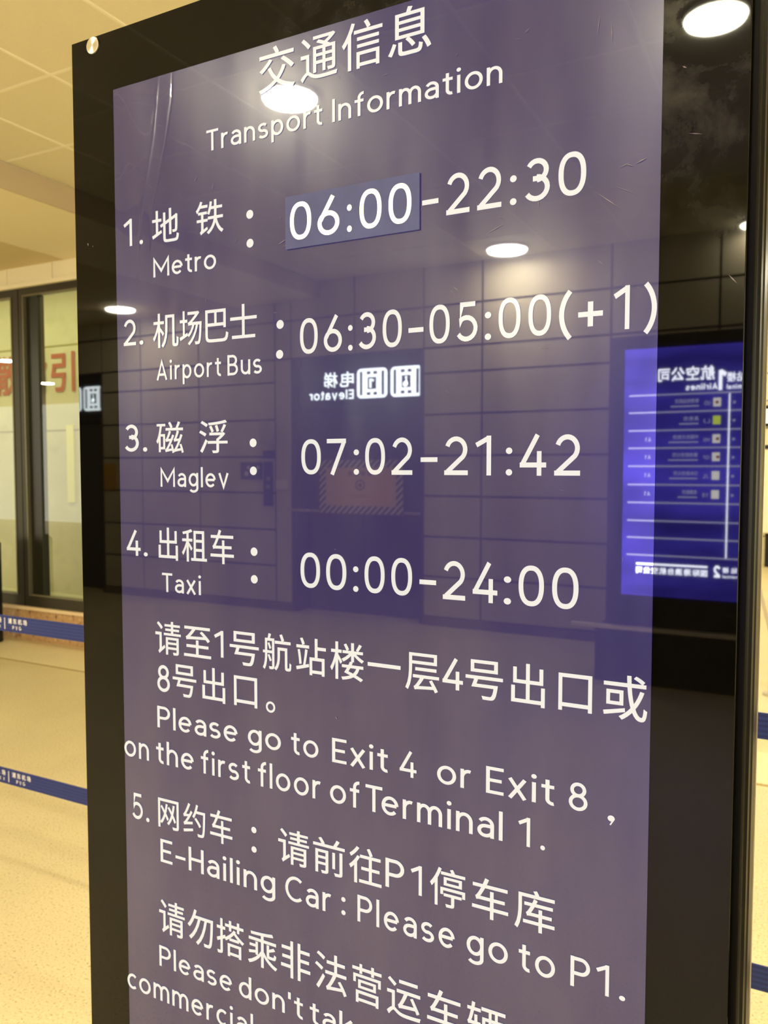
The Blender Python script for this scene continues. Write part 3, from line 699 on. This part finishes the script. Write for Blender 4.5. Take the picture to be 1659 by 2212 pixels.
# ------------------------------------------------------------------ seen only as reflections: lifts, signs, airline totem
def rrect(x0, x1, z0, z1, r, n=6):
    p = []
    for cx_, cz_, a0 in ((x1 - r, z1 - r, 0), (x0 + r, z1 - r, 90), (x0 + r, z0 + r, 180), (x1 - r, z0 + r, 270)):
        for i in range(n + 1):
            a = math.radians(a0 + 90 * i / n); p.append((cx_ + r * math.cos(a), cz_ + r * math.sin(a)))
    return p
def slab(bm, pts, y0, y1):
    a = [bm.verts.new((x, y0, z)) for x, z in pts]; b_ = [bm.verts.new((x, y1, z)) for x, z in pts]; n = len(pts)
    for i in range(n): bm.faces.new((a[i], a[(i + 1) % n], b_[(i + 1) % n], b_[i]))
    bm.faces.new(a); bm.faces.new(b_[::-1]); bmesh.ops.recalc_face_normals(bm, faces=bm.faces[:])
def lift(n, x0, x1, label):
    """opening with two door leaves, header and a lit sign above them"""
    d = add('door_%d' % n, bx(x0, x1, YB - 0.30, YB - 0.26, 0, 2.79), M_DOOR); tag(d, kind='structure')
    xm = (x0 + x1) / 2
    part('door_leaf', bx(x0 + 0.08, xm - 0.003, YB - 0.26, YB - 0.235, 0, 2.18), M_DOOR, d)
    part('door_leaf', bx(xm + 0.003, x1 - 0.08, YB - 0.26, YB - 0.235, 0, 2.18), M_DOOR, d)
    part('door_header', bx(x0, x1, YB - 0.26, YB - 0.13, 2.18, 2.79), M_BLACKMAT, d)
    part('door_jamb', bx(x0, x0 + 0.05, YB - 0.26, YB - 0.02, 0, 2.79), M_DOOR, d)
    part('door_jamb', bx(x1 - 0.05, x1, YB - 0.26, YB - 0.02, 0, 2.79), M_DOOR, d)
    s_ = thing('lift_sign', label, 'sign', (xm, YB - 0.10, 2.5), 'lit lift signs')
    yf = YB - 0.075
    part('sign_box', bx(x0 + 0.06, x1 - 0.02, YB - 0.13, yf - 0.002, 2.26, 2.70), M_BLACKMAT, s_)
    xr = x1 - 0.05
    for k in range(2):
        a, c_ = xr - 0.36 - 0.40 * k, xr - 0.40 * k
        b1 = bmesh.new(); slab(b1, rrect(a, c_, 2.33, 2.64, 0.05), yf - 0.002, yf + 0.002); part('pictogram', b1, M_SIGNLIT, s_)
        b1 = bmesh.new(); w_ = c_ - a
        for (p, q, r_, t2) in ((0.10, 0.18, 0.10, 0.90), (0.82, 0.90, 0.10, 0.90), (0.33, 0.45, 0.80, 0.90), (0.55, 0.67, 0.80, 0.90), (0.33, 0.45, 0.10, 0.20), (0.55, 0.67, 0.10, 0.20), (0.36, 0.64, 0.30, 0.70)):
            box(b1, a + p * w_, a + q * w_, yf + 0.001, yf + 0.004, 2.33 + r_ * 0.31, 2.33 + t2 * 0.31)
        part('pictogram_frame', b1, M_BLACKMAT, s_)
        b1 = bmesh.new(); xc_ = (a + c_) / 2
        if k: write(b1, [('1', xc_ - 0.03, xc_ + 0.03)], '1', 2.435, 2.535, 'B', yf + 0.0055, 0.05)
        else:
            disc2(b1, xc_, 2.525, 0.014, yf + 0.0055, 'B'); disc2(b1, xc_ - 0.008, 2.457, 0.03, yf + 0.0055, 'B')
            box(b1, xc_ - 0.006, xc_ + 0.012, yf + 0.0045, yf + 0.0055, 2.46, 2.51)
        part('symbol', b1, M_SIGNLIT, s_)
    tx = bmesh.new()
    write(tx, [('电', xr - 0.97, xr - 0.80), ('梯', xr - 1.17, xr - 1.00)], '电', 2.46, 2.62, 'B', yf + 0.004, 0.015)
    write(tx, [('Elevator', xr - 1.36, xr - 0.80)], 'E', 2.33, 2.43, 'B', yf + 0.004, 0.02)
    part('lettering', tx, M_SIGNLIT, s_)
lift(1, -5.05, -3.45, 'lit lift sign mirrored between the second and third lines')
lift(2, -9.6, -7.93, 'lit lift sign mirrored at the left edge of the black glass')
# barrier and board in front of the right lift
t_ = thing('warning_board', 'yellow notice board with a hazard striped border across the lift doors', 'board', (-4.1, -6.45, 1.4))
part('back_board', bx(-4.595, -3.605, -6.47, -6.455, 1.12, 1.68), M_HAZ_B, t_)
b = bmesh.new()
k = -1.2
def clip(poly, x0, x1, z0, z1):
    for ax, lim, sg in ((0, x0, 1), (0, x1, -1), (1, z0, 1), (1, z1, -1)):
        out = []
        for i in range(len(poly)):
            p, q = poly[i], poly[(i + 1) % len(poly)]; ip, iq = (p[ax] - lim) * sg >= 0, (q[ax] - lim) * sg >= 0
            if ip: out.append(p)
            if ip != iq:
                u = (lim - p[ax]) / (q[ax] - p[ax]); out.append((p[0] + u * (q[0] - p[0]), p[1] + u * (q[1] - p[1])))
        poly = out
        if len(poly) < 3: return []
    return poly
while k < 1.2:
    x = -4.1 + k; pl = [(x - 0.28, 1.12), (x - 0.245, 1.12), (x + 0.315, 1.68), (x + 0.28, 1.68)]
    for R_ in ((-4.595, -3.605, 1.60, 1.68), (-4.595, -3.605, 1.12, 1.20), (-4.595, -4.515, 1.20, 1.60), (-3.685, -3.605, 1.20, 1.60)):
        c_ = clip(pl, *R_)
        if len(c_) > 2: slab(b, c_, -6.4555, -6.4535)
    k += 0.07
part('hazard_stripe', b, M_HAZ_W, t_)['kind'] = 'stuff'
part('notice', bx(-4.515, -3.685, -6.455, -6.452, 1.20, 1.60), M_YELLOW, t_)
b = bmesh.new()
write(b, [('暂停使用', -4.24, -3.96)], '使', 1.51, 1.565, 'B', -6.4515, 0.02)
write(b, [('OUT OF SERVICE'.replace(' ', ''), -4.21, -3.99)], 'O', 1.30, 1.315, 'B', -6.4515, 0.02)
part('lettering', b, M_HAZ_B, t_)
b = bmesh.new(); n = 28
ro = [(-4.10 + 0.055 * math.cos(2 * PI * i / n), 1.42 + 0.055 * math.sin(2 * PI * i / n)) for i in range(n)]; ri = [(-4.10 + 0.043 * math.cos(2 * PI * i / n), 1.42 + 0.043 * math.sin(2 * PI * i / n)) for i in range(n)]
vo = [b.verts.new((x, -6.4515, z)) for x, z in ro]; vi = [b.verts.new((x, -6.4515, z)) for x, z in ri]
for i in range(n): b.faces.new((vo[i], vo[(i + 1) % n], vi[(i + 1) % n], vi[i]))
disc2(b, -4.10, 1.42, 0.02, -6.4515, 'B')
part('emblem', b, M_HAZ_B, t_)
t_ = thing('barrier_rail', 'thin pale rail across the lift opening behind the notice board', 'rail', (-4.25, -6.52, 1.14))
part('bar', bx(-5.05, -3.45, -6.53, -6.51, 1.125, 1.15), M_GREYBOX, t_)
# plates and boxes on the wall left of the lift
def plate(name, label, cat, x0, x1, z0, z1, m, d=0.012, marks=None):
    t_ = thing(name, label, cat, ((x0 + x1) / 2, YB, (z0 + z1) / 2))
    part('body', bx(x0, x1, YB, YB + d, z0, z1), m, t_, bevel=0.002)
    if marks:
        b = bmesh.new(); marks(b, YB + d + 0.001); part('lettering', b, M_WHITEPRINT, t_)
plate('call_box', 'grey call box on the tiled wall beside the lift', 'box', -5.43, -5.27, 1.87, 2.12, M_GREYBOX, 0.08)
plate('wall_sign', 'small square blue sign under the grey call box', 'sign', -5.43, -5.27, 1.70, 1.79, M_SIGNBLUE)
def m1(b, y):
    disc2(b, -5.66, 1.53, 0.028, y, 'B'); disc2(b, -5.63, 1.60, 0.022, y, 'B'); disc2(b, -5.55, 1.53, 0.02, y, 'B'); disc2(b, -5.50, 1.60, 0.022, y, 'B')
plate('wall_sign', 'wide blue sign with white round marks left of the hanging banner', 'sign', -5.745, -5.445, 1.465, 1.66, M_SIGNBLUE, marks=m1)
def m2(b, y): write(b, [('电', -5.385, -5.335)], '电', 1.45, 1.50, 'B', y); write(b, [('梯', -5.385, -5.335)], '梯', 1.36, 1.41, 'B', y)
plate('wall_sign', 'narrow upright blue banner below the small square sign', 'sign', -5.425, -5.30, 1.17, 1.665, M_SIGNBLUE, marks=m2)
plate('call_plate', 'pale lift call plate on the jamb panel', 'plate', -5.25, -5.10, 1.36, 1.46, mat('pale_plate', lin(225, 220, 205), 0.4), 0.02)
plate('wall_sign', 'yellow sign mirrored in the left black margin', 'sign', -7.90, -7.70, 1.32, 1.65, mat('yellow_sign', lin(215, 160, 30), 0.5))

# airline totem opposite the glass
YS = -5.3
at = thing('airline_totem', 'black totem with a glowing blue airline list, mirrored on the right', 'sign', (-0.695, YS - 0.12, 0))
part('housing', bx(-1.33, -0.06, YS - 0.24, YS - 0.012, 0.44, 2.56), M_BLACKMAT, at, bevel=0.01)
part('plinth', bx(-1.40, 0.02, YS - 0.30, YS + 0.03, 0.0, 0.40), M_BLACKMAT, at, bevel=0.01)
part('steel_trim', bx(-1.58, 0.10, YS - 0.02, YS + 0.045, 0.40, 0.425), mat('bright_trim', lin(252, 238, 208), 0.35), at)
scr = part('screen', bx(-1.215, -0.175, YS - 0.012, YS, 0.66, 2.46), M_SCREEN, at)
b = bmesh.new()
for z in (2.123, 1.998, 1.868, 1.741, 1.610, 1.476, 1.345, 1.213, 1.088, 0.960): box(b, -1.18, -0.21, YS, YS + 0.002, z - 0.006, z + 0.006)
part('row_lines', b, M_SCREENDIM, scr)
part('divider', bx(-0.505, -0.497, YS, YS + 0.003, 0.965, 2.115), M_SCREENLIT, scr)
b = bmesh.new()
def wr(s, x0, x1, ref, z0, z1, bold=0.03): write(b, [(s, x0, x1)], ref, z0, z1, 'B', YS + 0.003, bold)
wr('航空公司', -0.98, -0.60, '航', 2.215, 2.315); wr('Airlines', -0.79, -0.58, 'A', 2.148, 2.196)
wr('1', -0.565, -0.53, '1', 2.14, 2.285, 0.05); wr('航站楼', -0.52, -0.34, '航', 2.195, 2.262); wr('Terminal', -0.52, -0.36, 'T', 2.145, 2.178)
wr('2', -0.578, -0.535, '2', 0.825, 0.91, 0.05); wr('航站楼', -0.52, -0.37, '航', 0.86, 0.90); wr('Terminal', -0.52, -0.38, 'T', 0.825, 0.845)
wr('国际港澳台航空公司', -1.11, -0.62, '航', 0.825, 0.875, 0.05); box(b, -1.11, -0.62, YS, YS + 0.002, 0.888, 0.902)
part('lettering', b, M_SCREENLIT, scr)
b = bmesh.new(); rows_ = [('UO', '香港快运航空', 2.123, -0.86), ('LJ', '真航空', 1.998, -0.80), ('MU', '中国东方航空', 1.868, -0.87), ('QF', '澳洲航空公司', 1.741, -0.87), ('JL', '日本航空公司', 1.610, -0.86), ('Y8', '金鹏航空', 1.476, -0.80)]
for cd, nm, zt, xl in rows_:
    wr(cd, -0.665, -0.625, cd[0], zt - 0.085, zt - 0.055); wr(nm, xl, -0.70, '航', zt - 0.065, zt - 0.035)
    box(b, xl - 0.03, -0.70, YS, YS + 0.002, zt - 0.092, zt - 0.082); disc2(b, -0.47, zt - 0.07, 0.010, YS + 0.003, 'B')
for zt in (1.868, 1.741, 1.610, 1.476): wr('A1', -1.06, -1.02, 'A', zt - 0.08, zt - 0.045, 0.05)
part('lettering', b, M_SCREENDIM, scr)
lw = mat('logo_white', lin(240, 235, 230), emit=(0.9, 0.88, 0.85, 1), es=24); ly = mat('logo_yellow_green', lin(210, 220, 60), emit=(0.65, 0.8, 0.10, 1), es=24); lr = mat('logo_red', lin(190, 40, 30), emit=(0.6, 0.08, 0.05, 1), es=7)
for i, (cd, nm, zt, xl) in enumerate(rows_):
    q = part('logo_tile', bx(-0.606, -0.556, YS, YS + 0.002, zt - 0.095, zt - 0.035), ly if i == 1 else lw, scr)
b = bmesh.new()
for i in (0, 2, 3):
    zt = rows_[i][2]; disc2(b, -0.581 + 0.004 * i, zt - 0.066, 0.013, YS + 0.0035, 'B', 5)
part('logo_mark', b, lr, scr)
